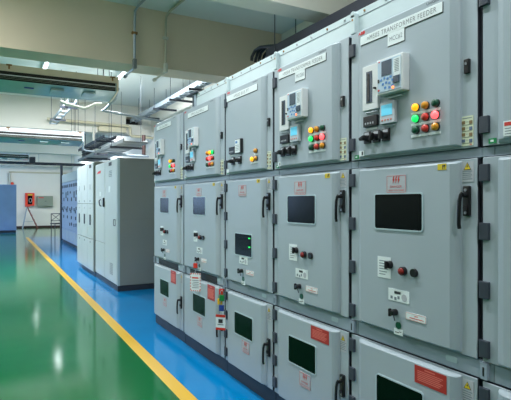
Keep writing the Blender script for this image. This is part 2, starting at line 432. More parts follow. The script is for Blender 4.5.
def selector(parent,u,z,w=.050,h=.060,turn=0):
    b=MB(); b.ubox(u-w/2,u+w/2,z-h/2,z+h/2,XF-.010,XF,'black_plastic',0.003)
    b.ubox(u-w*.34,u+w*.34,z+h*.18,z+h*.42,XF-.0112,XF-.010,'label_grey')
    b.cyl((XF-.010,-u,z-h*.06),(XF-.034,-u,z-h*.06),0.017,0.014,'black_plastic',14)
    R=Matrix.Rotation(math.radians(turn),3,'X')
    b.box(XF-.05,XF-.03,-u-.008,-u+.008,z-h*.06-.019,z-h*.06+.019,'rubber_black',0.004,rot=R,piv=(XF-.04,-u,z-h*.06))
    b.build('selector_switch',parent)
def lamp(parent,u,z,lens,tagw=True):
    b=MB(); b.cyl((XF,-u,z),(XF-.007,-u,z),0.0180,0.0170,'black_plastic',16)
    b.dome((XF-.007,-u,z),0.0168,0.009,lens,16,base=0.008)
    if tagw: b.ubox(u-.032,u+.022,z-.031,z-.020,XF-.003,XF,'label_white')
    b.build('indicator_lamp',parent)
def name_plate(parent,t,sub,u0,u1,z0,z1,s=(.321,.429,.058)):
    b=MB(); b.ubox(u0,u1,z0,z1,XF-.003,XF,'label_white',0.001,1)
    b.ubox(u0+.002,u1+.003,z0-.003,z0,XF-.002,XF,'ink_and_shadow'); b.ubox(u1,u1+.003,z0,z1-.002,XF-.002,XF,'ink_and_shadow')  # dark strips below and right paint the plate's drop shadow
    tw=min((u1-u0)*.84, .034*.62*len(t)); h=z1-z0
    b.text(t,u0+(u1-u0)*.10 if len(t)>16 else (u0+u1)/2-tw/2,z0+h*.24,tw,h*.52,XF-.0036,'ink_mid')
    if sub:
        b.ubox(s[0],s[1],z0-s[2],z0,XF-.003,XF,'label_white'); b.ubox(s[0],s[1]+.003,z0-s[2]-.003,z0-s[2],XF-.002,XF,'ink_and_shadow'); b.ubox(s[1],s[1]+.003,z0-s[2],z0-.003,XF-.002,XF,'ink_and_shadow')  # sub-plate gets the same painted drop shadow strips
        b.text(sub,s[0]+.014,z0-s[2]*.72,(s[1]-s[0])*.76,s[2]*.42,XF-.0036,'ink_soft')
    b.build('name_plate',parent)

def make_panel(w,y_left,label,spec):
    e=empty('switchgear_panel',(DX,y_left,0)); tag(e,label,'switchgear',group='row of grey switchgear panels')
    wide=w>.9; o=(0.10 if wide else 0.0)
    # carcass, plinth, strips
    b=MB(); b.ubox(0.002,w-.002,0.115,2.33,0.028,1.36,'frame_grey'); b.ubox(0.002,.014,Z0,Z5,.024,.029,'gap_shade'); b.ubox(w-.014,w-.002,Z0,Z5,.024,.029,'gap_shade'); b.build('body',e)  # body edge strips paint the shade between doors
    b=MB(); b.ubox(0.002,w-.002,0.0,0.115,0.020,1.34,'plinth_dark',0.003,1); b.build('plinth',e)
    b=MB(); b.ubox(0.0,w,Z1+.004,Z2-.004,0.010,0.03,'frame_grey',0.002,1)
    b.ubox(.055,.058,Z1+.004,Z2-.004,0.0085,0.011,'ink_soft')
    
    if wide: b.ubox(.16,w-.18,Z1+.008,Z2-.016,0.007,0.011,'rubber_black')
    b.rrect(w-.175,w-.115,Z1+.03,Z1+.055,0.008,0.011,0.008,'rim_light')
    b.build('lower_cross_rail',e)
    b=MB(); b.ubox(0.0,w,Z3+.003,Z4-.003,0.012,0.03,'frame_grey',0.002,1); b.ubox(.055,.058,Z3+.004,Z4-.004,0.0105,0.0125,'ink_soft'); b.build('upper_cross_rail',e)
    b=MB(); b.ubox(0.004,.036,Z1+.008,Z2-.006,-0.006,0.012,'frame_grey',0.003); b.ubox(.016,.023,Z1+.022,Z1+.058,-0.0072,-.0055,'black_plastic'); b.build('latch_bracket',e)
    # white top cover with screws, lifting posts
    cv=spec.get('cover',.004)
    if cv is not None:
        b=MB(); b.ubox(cv,w-.004,2.33,2.455,0.030,0.60,'cover_white',0.003,1)
        b.ubox(cv,w-.004,2.414,2.418,0.0285,0.031,'ink_soft'); b.build('top_cover',e)
        for k in range(5):
            u=cv+(w-cv)*(.1+.2*k); b=MB(); b.cyl((0.030,-u,2.436),(0.025,-u,2.436),0.007,0.006,'rust' if k in(0,3) else 'steel',8); b.build('screw',e)
        if cv<.1:
            b=MB(); b.ubox(.002,.036,2.325,2.43,0.0,0.032,'cover_white',0.004); b.cyl((0.0,-.019,2.43),(0.032,-.019,2.43),0.017,0.017,'cover_white',16)
            b.cyl((-0.001,-.019,2.40),(0.004,-.019,2.40),0.007,0.007,'rust',10); b.build('lifting_post',e)
        else:
            b=MB(); b.ubox(cv-.09,cv,2.33,2.452,.02,.06,'galv',.004); b.ubox(cv-.075,cv-.045,2.34,2.44,.017,.021,'dark_steel'); b.ubox(cv-.20,cv+.05,2.452,2.466,.0,.10,'dark_steel',.003,1); b.build('end_post',e)
    # ---------------- instrument door
    d=door_shell(w,Z4,Z5,e,'instrument_door')
    hinges(d,[2.23,1.725],wide); u=w-.055
    b=MB(); b.ubox(u-.013,u+.013,1.945,2.004,-0.014,0.0,'black_plastic',0.003); b.cyl((-.014,-u,1.985),(-.017,-u,1.985),.006,.006,'steel',8); b.build('door_latch',d)
    instruction_sticker(d,w-.088,w-.030,1.650,1.772)
    b=MB(); b.ubox(.040,.074,1.648,1.668,-0.002,0.001,'green_label'); b.ubox(.048,.062,1.654,1.662,-0.0026,-.002,'label_white'); b.build('earth_label',d)
    b=MB(); b.text('ABB',.104,2.282,.052,.017,XF-.001,'logo_red'); b.build('maker_logo',d)
    b=MB(); b.text('UniGear',w-.245,2.284,.075,.012,XF-.001,'ink_and_shadow'); b.build('type_mark',d)
    L=spec['lv']
    if spec.get('plate'): name_plate(d,*spec['plate'])
    if L=='feeder':
        o2=spec.get('o2',0.0); test_block(d,.155+o2,.268+o2,1.880,2.105); relay(d,.289+o2,.462+o2,1.931,2.103)
        meter(d,.284+o2,.383+o2,1.795,1.900); black_block(d,.158+o2,.258+o2,1.798,1.852)
        for k,t in enumerate((70,20,0)): selector(d,.180+.066*k+o2,1.745,turn=t)
        lens=spec['lamps']; u0=.503+(0.187 if wide else 0)
        for r in range(3):
            for c in range(3):
                if lens[r][c]: lamp(d,u0+.056*c,1.845-.051*r,lens[r][c])
        b=MB(); b.ubox(.112,.150,1.655,1.683,XF-.002,XF,'label_white'); b.ubox(.132,.142,1.660,1.679,XF-.0026,XF-.002,'ink_and_shadow'); b.build('rating_sticker',d)
    elif L=='metering':
        black_block(d,.165,.270,1.795,1.850); selector(d,.222,1.740,turn=80); selector(d,.338,1.740,turn=75)
        b=MB(); b.ubox(.286,.385,1.792,1.900,XF-.020,XF,'black_plastic',0.003); b.ubox(.288,.370,1.796,1.896,XF-.0215,XF-.019,'label_white'); b.ubox(.298,.33,1.868,1.884,XF-.0222,XF-.021,'key_blue')
        for k in range(4): b.ubox(.298,.356,1.85-.012*k,1.853-.012*k,XF-.0222,XF-.021,'ink_soft')
        b.build('power_meter',d)
        lamp(d,.598,1.786,'lens_amber'); lamp(d,.546,1.729,'lens_amber_on'); lamp(d,.600,1.731,'lens_amber')
        b=MB(); b.ubox(.10,.14,1.655,1.68,XF-.002,XF,'label_white'); b.build('rating_sticker',d)
    elif L=='partial':
        b=MB(); b.ubox(.124,.24,1.665,1.722,XF-.002,XF,'label_white'); b.ubox(.128,.236,1.703,1.717,XF-.0026,XF-.002,'ink_red')
        for k in range(3): b.ubox(.13,.215,1.692-.01*k,1.695-.01*k,XF-.0026,XF-.002,'ink_soft')
        b.build('rating_sticker',d)
    # ---------------- breaker door
    d=door_shell(w,Z2,Z3,e,'breaker_door')
    hinges(d,[1.535,1.303,1.071,.838],wide); handle(d,w-.055,1.423)
    warning_label(d,w-.086,w-.028,1.502,1.585)
    b=MB(); ua=w-.185; b.ubox(ua,ua+.046,1.556,1.582,XF-.0015,XF+.001,'yellow_label'); b.ubox(ua+.026,ua+.030,1.560,1.577,XF-.0022,XF-.0015,'ink_and_shadow'); b.prism([(ua+.032,1.577),(ua+.043,1.577),(ua+.036,1.567),(ua+.040,1.560),(ua+.034,1.566)],XF-.0022,XF-.0015,'ink_and_shadow'); b.build('caution_sticker',d)
    bw=spec['bw']; window(d,bw[0],bw[1],bw[2],bw[3],leds=spec.get('leds',()))
    danger_sign(d,.313+o,.440+o,1.461,1.547)
    if spec['lv']!='metering':
        b=MB(); b.ubox(.250+o,.340+o,1.050,1.152,XF-.002,XF,'label_white')
        for k in range(6): b.ubox(.262+o,.325+o-.01*(k%3),1.13-.013*k,1.134-.013*k,XF-.0026,XF-.002,'ink_soft')
        b.cyl((XF,-(.335+o),1.118),(XF-.022,-(.335+o),1.118),.020,.017,'black_plastic',14); b.box(XF-.034,XF-.02,-(.335+o)-.006,-(.335+o)+.006,1.10,1.136,'rubber_black',.003); b.build('lock_plate',d)
        b=MB(); b.cyl((XF,-(.425+o),1.098),(XF-.018,-(.425+o),1.098),.021,.020,'black_plastic',16); b.dome((XF-.018,-(.425+o),1.098),.016,.006,'knob_red',14,base=.006); b.build('push_button',d)
        b=MB(); b.cyl((XF,-(.490+o),1.098),(XF-.012,-(.490+o),1.098),.020,.019,'black_plastic',16); b.build('plugged_hole',d)
        hz=.95
    b=MB(); b.ubox(.325+o,.458+o,.950,1.006,XF-.002,XF,'label_white'); b.ubox(.365+o,.405+o,.985,.997,XF-.0028,XF-.002,'ink_and_shadow')
    b.cyl((XF-.002,-(.428+o),.973),(XF-.0028,-(.428+o),.973),.017,.017,'label_grey',14)
    for q in ((.340,.958),(.365,.955),(.385,.962)): b.ubox(q[0]+o,q[0]+.014+o,q[1],q[1]+.014,XF-.0026,XF-.002,'ink_soft')
    b.build('instruction_plate',d)
    b=MB(); u=.372+o; b.cyl((XF,-u,.897),(XF-.016,-u,.897),.016,.015,'black_plastic',14); b.box(XF-.034,XF-.014,-u-.014,-u+.014,.886,.908,'black_plastic',.004); b.box(XF-.036,XF-.02,-u+.004,-u+.016,.878,.916,'rubber_black',.004)
    b.cyl((XF-.026,-u-.012,.886),(XF-.020,-u-.014,.862),.003,.003,'dark_steel',6); b.build('key_lock',d)
    b=MB(); b.rrect(.438+o,.559+o,.879,.913,XF-.003,XF-.0005,.006,'label_white'); b.rring(.440+o,.557+o,.881,.911,XF-.0036,XF-.003,.005,.0009,'ink_red',3)
    b.ubox(.462+o,.545+o,.889,.892,XF-.0036,XF-.003,'ink_red'); b.ubox(.492+o,.512+o,.900,.903,XF-.0036,XF-.003,'ink_red'); b.build('warning_tag',d)
    b=MB(); b.cyl((XF,-(.391+o),.838),(XF-.004,-(.391+o),.838),.017,.017,'lens_green',16); b.build('key_cover',d)
    b=MB(); b.ubox(.362+o,.419+o,.793,.822,XF-.002,XF,'label_white'); b.ubox(.370+o,.395+o,.803,.806,XF-.0026,XF-.002,'ink_and_shadow'); b.ubox(.395+o,.41+o,.808,.811,XF-.0026,XF-.002,'ink_and_shadow'); b.build('key_label',d)
    # ---------------- cable door
    d=door_shell(w,Z0,Z1,e,'cable_door')
    hinges(d,[.65,.495,.34,.19],wide); handle(d,w-.055,.405)
    window(d,.243+o*.9,.540+o*.9,.400,.566,'glass_green')
    danger_sign(d,.370+o*.7,.488+o*.7,.288,.376)
    warning_label(d,w-.086,w-.028,.590,.690)
    r=spec.get('red')
    if r:
        b=MB(); b.ubox(r[0],r[1],r[2],r[3],XF-.002,XF,'sign_red'); ww=r[1]-r[0]; hh=r[3]-r[2]; n=6 if hh<.1 else 8
        b.ubox(r[0]+ww*.33,r[0]+ww*.66,r[3]-hh*.17,r[3]-hh*.10,XF-.0026,XF-.002,'sign_red_ink')
        for k in range(n):
            zz=r[3]-hh*(.28+.62*k/n); a=.10+.05*((k*37)%3)
            b.ubox(r[0]+ww*.10,r[1]-ww*a,zz-hh*.03,zz+hh*.025,XF-.0026,XF-.002,'sign_red_ink')
        b.build('red_notice',d)
    return e

A='lens_amber_on';a='lens_amber';G='lens_green_on';g='lens_green';R='lens_red_on';r='lens_red'
feeder=[[A,a,g],[G,r,R],[g,r,a]]
PW=(.231,.536,1.289,1.457); PWW=(.335,.630,1.302,1.464)
make_panel(.80,1.31,'light grey switchgear panel cut off by the right edge of the photo',dict(lv='partial',plate=None,bw=PW,red=None))
make_panel(.805,2.115,'grey switchgear panel plated =M505 TRANSFORMER FEEDER with MCC#2 under it',dict(lv='feeder',plate=('=M505 TRANSFORMER FEEDER','MCC#2',.123,.647,2.228,2.272),lamps=feeder,bw=PW,red=(.491,.667,.606,.684)))
make_panel(.815,2.93,'grey switchgear panel with nine lamps, second transformer feeder behind the MCC#2 one',dict(lv='feeder',plate=('=M504 TRANSFORMER FEEDER','MCC#1',.121,.640,2.230,2.274),lamps=feeder,bw=PW,red=(.491,.667,.606,.684)))
make_panel(.785,3.715,'grey switchgear panel with only three amber lamps and a low dark window with green lights',dict(lv='metering',plate=('=M503 BUS PT',None,.100,.610,2.222,2.268),bw=(.250,.528,1.013,1.177),leds=((.49,1.150),(.49,1.085)),red=None))
make_panel(.975,4.69,'grey switchgear panel with a red padlock and white tag hanging on it',dict(lv='feeder',plate=('=M502 INCOMER-2',None,.199,.690,2.222,2.266),lamps=[[a,A,G],[r,R,r],[g,r,a]],o2=.012,cover=.27,bw=PWW,red=(.679,.835,.572,.700)))
make_panel(.995,5.685,'farthest grey switchgear panel, at the left end of the row facing the aisle',dict(cover=None,lv='feeder',plate=('=M501 INCOMER-1',None,.212,.696,2.224,2.270),lamps=feeder,o2=.022,bw=PWW,red=(.694,.849,.575,.705)))

# ------------------------------------------------------------------ padlocks and tags on the doors
def padlock(name,loc,m,s,label,rz=0.75,group=None):
    e=empty(name,loc,rz); tag(e,label,'padlock',group)
    b=MB(); b.box(-.010*s,.010*s,-.020*s,.020*s,-.048*s,0,m,.004*s); b.build('lock_body',e)
    b=MB(); b.tube([(0,-.013*s,-.002*s)]+[(0,-.013*s*math.cos(PI*k/6),.022*s+.013*s*math.sin(PI*k/6)) for k in range(7)]+[(0,.013*s,-.002*s)],.003*s,'steel',8); b.build('shackle',e)
    return e
def paper_tag(name,loc,w,h,label,style,rz=0.75,cat='tag'):
    e=empty(name,loc,rz); tag(e,label,cat)
    b=MB(); b.box(-.0015,.0015,-w/2,w/2,-h,0,'label_white')
    if style=='border':
        n=5
        for k in range(n):
            for zz in (-.006,-h+.006): b.box(-.0022,-.0015,-w/2+w*(k+.15)/n,-w/2+w*(k+.6)/n,zz-.005,zz+.005,'ink_red')
        for k in range(6):
            for yy in (-w/2+.005,w/2-.005): b.box(-.0022,-.0015,yy-.004,yy+.004,-h*(k+.6)/6,-h*(k+.15)/6,'ink_red')
        b.box(-.0022,-.0015,-w*.3,w*.3,-h*.30,-h*.22,'ink_red')
        for k in range(5): b.box(-.0022,-.0015,-w*.32,w*(.3-.08*(k%2)),-h*(.42+.1*k),-h*(.385+.1*k),'ink_soft')
    else:
        b.box(-.0024,-.0015,-w/2,w/2,-h*.17,0,'lock_red'); b.box(-.0024,-.0015,-w/2,w/2,-h,-h*.85,'lock_red')
        b.box(-.0022,-.0015,-w*.22,w*.22,-h*.55,-h*.30,'ink_and_shadow'); b.box(-.0022,-.0015,-w*.3,w*.3,-h*.68,-h*.62,'ink_soft')
    b.build('card',e)
    b=MB(); b.tube([(0,0,-.004),(0,.002,.012),(0,-.001,.03)],.0016,'label_white',6); b.build('string',e)
    return e
padlock('padlock',(DX-.062,4.69-.472,.862),'lock_red',0.95,'small red padlock on a key lock above a white paper tag')
paper_tag('lockout_tag',(DX-.065,4.69-.478,.772),.105,.165,'white paper tag edged with red dashes hanging under the red padlock','border')
YT=3.655
b=MB(); HX=DX-.034
b.tube([(HX,YT+.014*math.cos(t),.768+.030*math.sin(t)) for t in [2*PI*k/16 for k in range(16)]],.003,'steel',8,closed=True)
b.box(HX-.004,HX+.004,YT-.014,YT+.014,.690,.742,'steel',.003)
tag(b.build('lockout_hasp'),'steel hasp ring holding the coloured padlocks at the low bracket','hasp')
GP='coloured padlocks hanging from one hasp'
padlock('padlock',(HX-.02,YT+.014,.712),'lock_red',1.0,'red padlock at the top of the coloured padlock cluster',group=GP)
padlock('padlock',(HX-.03,YT-.016,.668),'lock_green',1.0,'green padlock in the coloured padlock cluster',group=GP)
padlock('padlock',(HX-.03,YT+.022,.632),'lock_yellow',1.0,'yellow padlock in the coloured padlock cluster',group=GP)
padlock('padlock',(HX-.03,YT-.010,.585),'lock_blue',1.0,'blue padlock, lowest of the coloured padlock cluster',group=GP)
paper_tag('danger_tag',(HX-.03,YT+.008,.505),.085,.125,'white tag with orange-red bands hanging below the coloured padlocks','band')

# ------------------------------------------------------------------ control cabinets beyond the switchgear
XC=1.83
def cab_front(b,y0,y1,z0,z1,x,m,gap=.006): b.box(x-.012,x+.01,y0+gap,y1-gap,z0,z1,m,.004,1)
def vents(b,yc,z0,n,w,x):
    for k in range(n): b.box(x-.016,x-.011,yc-w/2,yc+w/2,z0-.028*k-.005,z0-.028*k+.005,'ink_soft')
e=empty('control_cabinet',(XC,7.90,0)); tag(e,'cream two-door control cabinet with red lettering and a grey side, nearest beyond the switchgear','cabinet','control cabinets along the aisle')
def P(fn,name,par=None):
    b=MB(); fn(b); return b.build(name,par or e)
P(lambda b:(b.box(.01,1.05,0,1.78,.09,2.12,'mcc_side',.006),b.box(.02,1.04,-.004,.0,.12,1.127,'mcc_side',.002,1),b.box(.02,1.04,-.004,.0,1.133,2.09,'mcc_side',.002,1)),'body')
P(lambda b:(b.box(-.008,.03,-.006,.025,.09,2.12,'rim_light',.006)),'corner_trim')
P(lambda b:(b.box(.0,1.03,.01,1.78,0,.085,'plinth_dark',.003,1)),'plinth')
def d1(b):
    cab_front(b,.03,.93,.10,2.105,0,'mcc_cream'); vents(b,.48,1.93,4,.20,0); vents(b,.42,.40,7,.22,0)
    b.box(-.014,-.011,.40,.62,2.02,2.08,'ink_and_shadow'); b.box(-.014,-.011,.50,.62,1.58,1.68,'label_white')
dd=P(d1,'door')
P(lambda b:(b.rring(-.26,-.12,1.03,1.14,-.018,-.010,.006,.012,'dark_steel')),'recessed_handle',dd)
def d2(b):
    cab_front(b,.94,1.77,.70,2.105,0,'mcc_cream')
    b.text('SIEMENS',-1.66,1.93,.34,.045,-.013,'logo_red') if False else None
    # short red maker mark, too small to read
    b.prism([(-1.63,1.935),(-1.30,1.935),(-1.26,1.985),(-1.50,1.975)],-.0135,-.012,'logo_red')
    b.box(-.014,-.011,1.26,1.38,1.52,1.60,'label_white'); b.box(-.014,-.011,1.40,1.46,1.40,1.44,'ink_and_shadow')
dd=P(d2,'door')
P(lambda b:(b.box(-.04,-.011,.95,1.00,1.33,1.49,'black_plastic',.01)),'door_handle',dd)
P(lambda b:(b.tube([(-.012,1.28,1.46),(-.045,1.26,1.44),(-.045,1.22,1.36),(-.012,1.24,1.34)],.010,'dark_steel',8)),'pull_handle',dd)
P(lambda b:cab_front(b,.94,1.77,.10,.69,0,'mcc_cream'),'lower_door')

e=empty('control_cabinet',(XC-.03,9.72,0)); tag(e,'cream control cabinet with three narrow columns of doors and dark recessed handles','cabinet','control cabinets along the aisle')
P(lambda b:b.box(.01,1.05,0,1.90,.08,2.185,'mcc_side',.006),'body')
P(lambda b:b.box(.03,1.03,.01,1.5,0,.08,'plinth_dark',.003,1),'plinth')
for k in range(3):
    y0=.01+.632*k; y1=y0+.626
    def up(b): 
        cab_front(b,y0,y1,1.385,2.17,0,'mcc_cream'); b.box(-.018,-.011,y0+.30,y0+.34,1.66,1.76,'label_grey')
        if k==0: b.box(-.014,-.011,y0+.2,y0+.42,2.08,2.14,'ink_and_shadow')
        b.box(-.015,-.011,y0+.3,y0+.36,1.42,1.45,'ink_soft')
    P(up,'upper_door')
    def mid(b): cab_front(b,y0,y1,.705,1.375,0,'mcc_cream'); b.box(-.015,-.011,y0+.28,y0+.36,1.28,1.31,'label_grey')
    md=P(mid,'middle_door')
    P(lambda b:b.box(-.022,-.010,y0+.25,y0+.37,.97,1.17,'hinge_dark',.01),'recessed_handle',md)
    def low(b): cab_front(b,y0,y1,.09,.695,0,'mcc_cream'); b.box(-.015,-.011,y0+.28,y0+.34,.62,.65,'ink_soft')
    P(low,'lower_door')

XU=2.38; nm=['nearest','second','third','fourth','farthest']
for k in range(5):
    e=empty('relay_panel',(XU,14.42+.86*k,0))
    tag(e,'pale blue relay panel with cream head, %s of the five past the cream cabinets'%nm[k],'panel','pale blue relay panels beyond the cream cabinets')
    P(lambda b:b.box(.01,.9,.005,.855,.10,2.37,'panel_blue',.004,1),'body')
    P(lambda b:b.box(.02,.88,.01,.85,0,.10,'plinth_dark',.003,1),'plinth')
    P(lambda b:(cab_front(b,0,.43,2.085,2.36,0,'mcc_cream'),cab_front(b,.43,.86,2.085,2.36,0,'mcc_cream')),'head_panel')
    def fr(b):
        cab_front(b,0,.86,1.36,2.075,0,'panel_blue')
    fd=P(fr,'instrument_door')
    for (yy,zz,w_,h_) in ((.18,1.94,.20,.10),(.58,1.94,.22,.10))+(((.5,1.72,.12,.07),) if k%2==0 else ((.2,1.70,.10,.14),(.6,1.64,.12,.2)))+((.25,1.50,.12,.12),):
        P(lambda b:b.box(-.025,-.01,yy,yy+w_,zz-h_/2,zz+h_/2,'hinge_dark',.006),'meter',fd)
    def lo(b): cab_front(b,0,.86,.52,1.35,0,'panel_blue')
    ld=P(lo,'lower_door')
    for (yy,zz) in ((.22,1.22),(.38,1.12),(.60,1.18),(.30,.92),(.25,.72),(.62,.70))[:6 if k<3 else 4]:
        P(lambda b:b.box(-.03,-.01,yy,yy+.07,zz-.05,zz+.05,'hinge_dark',.006),'switch',ld)
    def lv(b):
        cab_front(b,0,.86,.11,.51,0,'panel_blue')
        for j in range(8): b.box(-.017,-.011,.06,.80,.16+.04*j,.175+.04*j,'mcc_cream')
    P(lv,'louvre_panel')

# ------------------------------------------------------------------ far end of the hall
e=empty('storage_cabinet',(-2.2,25.0,0)); tag(e,'tall blue metal cabinet at the left edge of the photo','cabinet')
P(lambda b:b.box(0,3.42,.02,.9,.12,2.2,'cabinet_blue',.01),'body')
P(lambda b:b.box(.02,3.40,.03,.88,0,.12,'plinth_dark'),'plinth')
for k in range(3): P(lambda b:b.box(.02+1.13*k,1.14+1.13*k,.0,.03,.14,2.17,'cabinet_blue',.008),'front_panel')

def tox(px,y):      # metres to the right of the camera of the ray through image column px, at depth y
    return y*math.tan(math.atan((px-255.5)/495.0)+PSI)
YW=YF-.001
x0=tox(25.0,29.7)
e=empty('hose_cabinet',(x0,YF,0)); tag(e,'red fire hose cabinet with dark window on the white far wall','fire cabinet')
P(lambda b:(b.box(0,.46,-.22,0,1.20,1.90,'hose_red',.01)),'case')
P(lambda b:(b.box(.02,.44,-.235,-.22,1.24,1.87,'hose_red',.006),b.box(.12,.35,-.24,-.234,1.28,1.75,'glass_dark',.003,1),b.box(.12,.35,-.24,-.234,1.77,1.84,'yellow_label')),'door')
P(lambda b:(b.tube([(.25+.07*math.cos(t),-.244,1.50+.11*math.sin(t)) for t in [2*PI*k/14 for k in range(14)]],.012,'label_grey',6,closed=True)),'hose')
x0=tox(37,29.7)
e=empty('wall_box',(x0,YF,0)); tag(e,'grey-green wide metal box with red lettering on the far wall','wall box')
P(lambda b:b.box(0,.80,-.20,0,1.17,1.74,'box_greygreen',.008),'case')
P(lambda b:(b.box(.02,.78,-.215,-.20,1.19,1.72,'box_greygreen',.005),b.box(.06,.32,-.218,-.214,1.62,1.67,'logo_red')),'lid')
P(lambda b:b.box(.38,.46,-.24,-.214,1.44,1.47,'dark_steel',.004),'handle')
# folding steps
YS=29.15; x0=tox(29.5,YS)
e=empty('step_ladder',(x0,YS,0)); tag(e,'brown and grey folding step ladder under the red hose cabinet','ladder')
def rail(b,xb,xt,yy,y2,m): b.box(-.02,.02,-.015,.015,0,1.15,m)
for sx,m in ((-1,'ladder_brown'),(1,'ladder_brown')):
    P(lambda b:b.tube([(.40+0*sx,-.22*sx*1.0,0.0),(-.12,-.16*sx,1.17)],.022,m,8),'front_rail')
    P(lambda b:b.tube([(-.34,-.22*sx,0.0),(-.12,-.17*sx,1.14)],.018,'galv',8),'rear_rail')
for k in range(4):
    t=.2+.2*k; xx=.40-.52*t; P(lambda b:b.box(xx-.05,xx+.05,-.20+.02*k,.20-.02*k,1.17*t-.015,1.17*t+.015,'ladder_brown'),'tread')
P(lambda b:b.box(-.22,.0,-.2,.2,1.155,1.19,'hose_red',.01),'top_step')
P(lambda b:b.tube([(-.28,.2,.35),(.24,.2,.36)],.010,'galv',6),'spreader')
# tall metal chair
YC=20.0; x0=tox(57.5,YC)
e=empty('metal_chair',(x0,YC,0),-PI/2+.25); tag(e,'tall metal frame chair with dark seat at the end of the blue panels','chair')
for sx in(-1,1):
    P(lambda b:b.tube([(-.17,.17*sx,0),(-.17,.17*sx,.98)],.016,'dark_steel',8),'leg')
    P(lambda b:b.tube([(.20,.17*sx,0),(.20,.17*sx,.58)],.016,'dark_steel',8),'leg')
P(lambda b:b.box(-.2,.24,-.2,.2,.58,.62,'seat_dark',.01),'seat')
P(lambda b:(b.tube([(-.17,-.17,.97),(-.17,.17,.97)],.014,'dark_steel',8),b.tube([(-.17,-.17,.70),(-.17,.17,.70)],.012,'dark_steel',8),b.tube([(-.17,-.17,.70),(-.17,.17,.97)],.010,'dark_steel',6),b.tube([(-.17,.17,.70),(-.17,-.17,.97)],.010,'dark_steel',6)),'backrest')
# cable riser next to the panels
b=MB(); x0=tox(61.5,19.4); b.box(x0-.04,x0+.04,19.34,19.5,0,2.75,'dark_steel',.01); tag(b.build('cable_riser'),'dark vertical cable riser at the far end of the blue panels','riser')
# alarm gong and pipes on the far wall
x0=tox(12.3,YF-.1)
e=empty('alarm_bell',(x0,YF,2.40)); tag(e,'small round red alarm bell above the blue cabinet','bell')
P(lambda b:b.cyl((0,-.02,0),(0,-.09,0),.085,.07,'hose_red',18),'gong')
P(lambda b:b.cyl((0,0,0),(0,-.02,0),.05,.05,'dark_steel',12),'mount')
for px,nmx in ((7.6,'left'),(9.9,'right')):
    x0=tox(px,YF-.06); b=MB(); b.tube([(x0,YF-.06,0.0),(x0,YF-.06,2.97)],.035,'pipe_white',10)
    tag(b.build('pipe_riser'),'white vertical pipe on the far wall, %s one of the pair by the alarm bell'%nmx,'pipe','white pipes on the far wall')
b=MB(); b.box(tox(9,YF),4.25,YF-.05,YF,2.98,3.06,'pipe_cream',.01); tag(b.build('wall_trunking'),'long cream cable trunking running across the top of the far wall','trunking')

# ------------------------------------------------------------------ ceiling suspended air conditioners
def aircon(xr,yf,length,zt,label,col='ac_cream'):
    e=empty('air_conditioner',(xr,yf,zt)); tag(e,label,'air conditioner','long ceiling air conditioners')
    # profile in (y,z), swept along -x
    pr=[(.02,0.0),(.0,-.04),(.0,-.085),(.005,-.235),(.03,-.252),(.30,-.29),(.62,-.31),(.76,-.28),(.80,-.20),(.80,0.0)]
    b=MB(); n=len(pr)
    vs=[(-.03,y,z) for y,z in pr]+[(-length+.03,y,z) for y,z in pr]
    fs=[(i,(i+1)%n,(i+1)%n+n,i+n) for i in range(n)]+[tuple(range(n)),tuple(range(2*n-1,n-1,-1))]
    b.add(vs,fs,'ac_shell'); b.build('casing',e,ang=50)
    P2=lambda fn,nm:(lambda q:(fn(q),q.build(nm,e)))(MB())
    P2(lambda b:b.box(-length+.03,-.03,-.014,.03,-.105,.002,col,.008),'top_fascia')
    def gr(b):
        b.box(-length+.04,-.05,-.006,.02,-.238,-.10,'vent_black')
        b.box(-length+.04,-.05,-.020,.0,-.172,-.158,'ac_white')
        for k in range(2): b.box(-length+.04,-.05,-.012,.0,-.194-.022*k,-.190-.022*k,'box_greygreen')
    P2(gr,'outlet_grille')
    pc=[(-.03,0.01),(-.035,-.10),(-.03,-.245),(.03,-.265),(.30,-.305),(.62,-.325),(.78,-.295),(.82,-.20),(.82,.01)]
    for x0 in (-.03,-length-.0):
        b=MB(); m=len(pc); vs=[(x0,y,z) for y,z in pc]+[(x0+.03,y*.97+.01,z*.97) for y,z in pc]
        b.add(vs,[(i,(i+1)%m,(i+1)%m+m,i+m) for i in range(m)]+[tuple(range(m)),tuple(range(2*m-1,m-1,-1))],col); b.build('end_cap',e)
    P2(lambda b:(b.box(-length*.45,-length*.45+.14,.20,.24,-.292,-.268,'lock_blue')),'display_strip')
    for xx in (-.55,-1.05): P2(lambda b:b.box(xx,xx+.2,.10,.42,-.302,-.27,'ac_shell',.004,1),'service_hatch')
    for xx in (-.12,-.22,-length+.2):
        for yy in (.15,.62): P2(lambda b:b.cyl((xx,yy,-.005),(xx,yy,CEIL-zt),.006,.006,'dark_steel',8),'hanger_rod')
    for xx in (-.10,-length*.52): P2(lambda b:(b.box(xx-.04,xx+.04,-.022,-.012,-.02,.004,'rust'),b.box(xx-.012,xx+.012,-.022,-.012,-.07,0,'rust')),'rusty_bracket')
    return e
aircon(1.975,8.5,3.2,3.53,'long cream air conditioner hanging behind the big beam, nearest of the three')
aircon(2.24,13.45,3.4,3.23,'long white air conditioner in the middle, half hidden under the nearest one','ac_white')
aircon(1.62,23.0,3.4,3.50,'bluish long air conditioner farthest away above the blue cabinet','ac_white')
b=MB(); b.box(1.64,1.86,23.1,23.5,3.06,3.34,'dark_steel',.01); tag(b.build('junction_box'),'dark box at the right end of the farthest air conditioner','box')

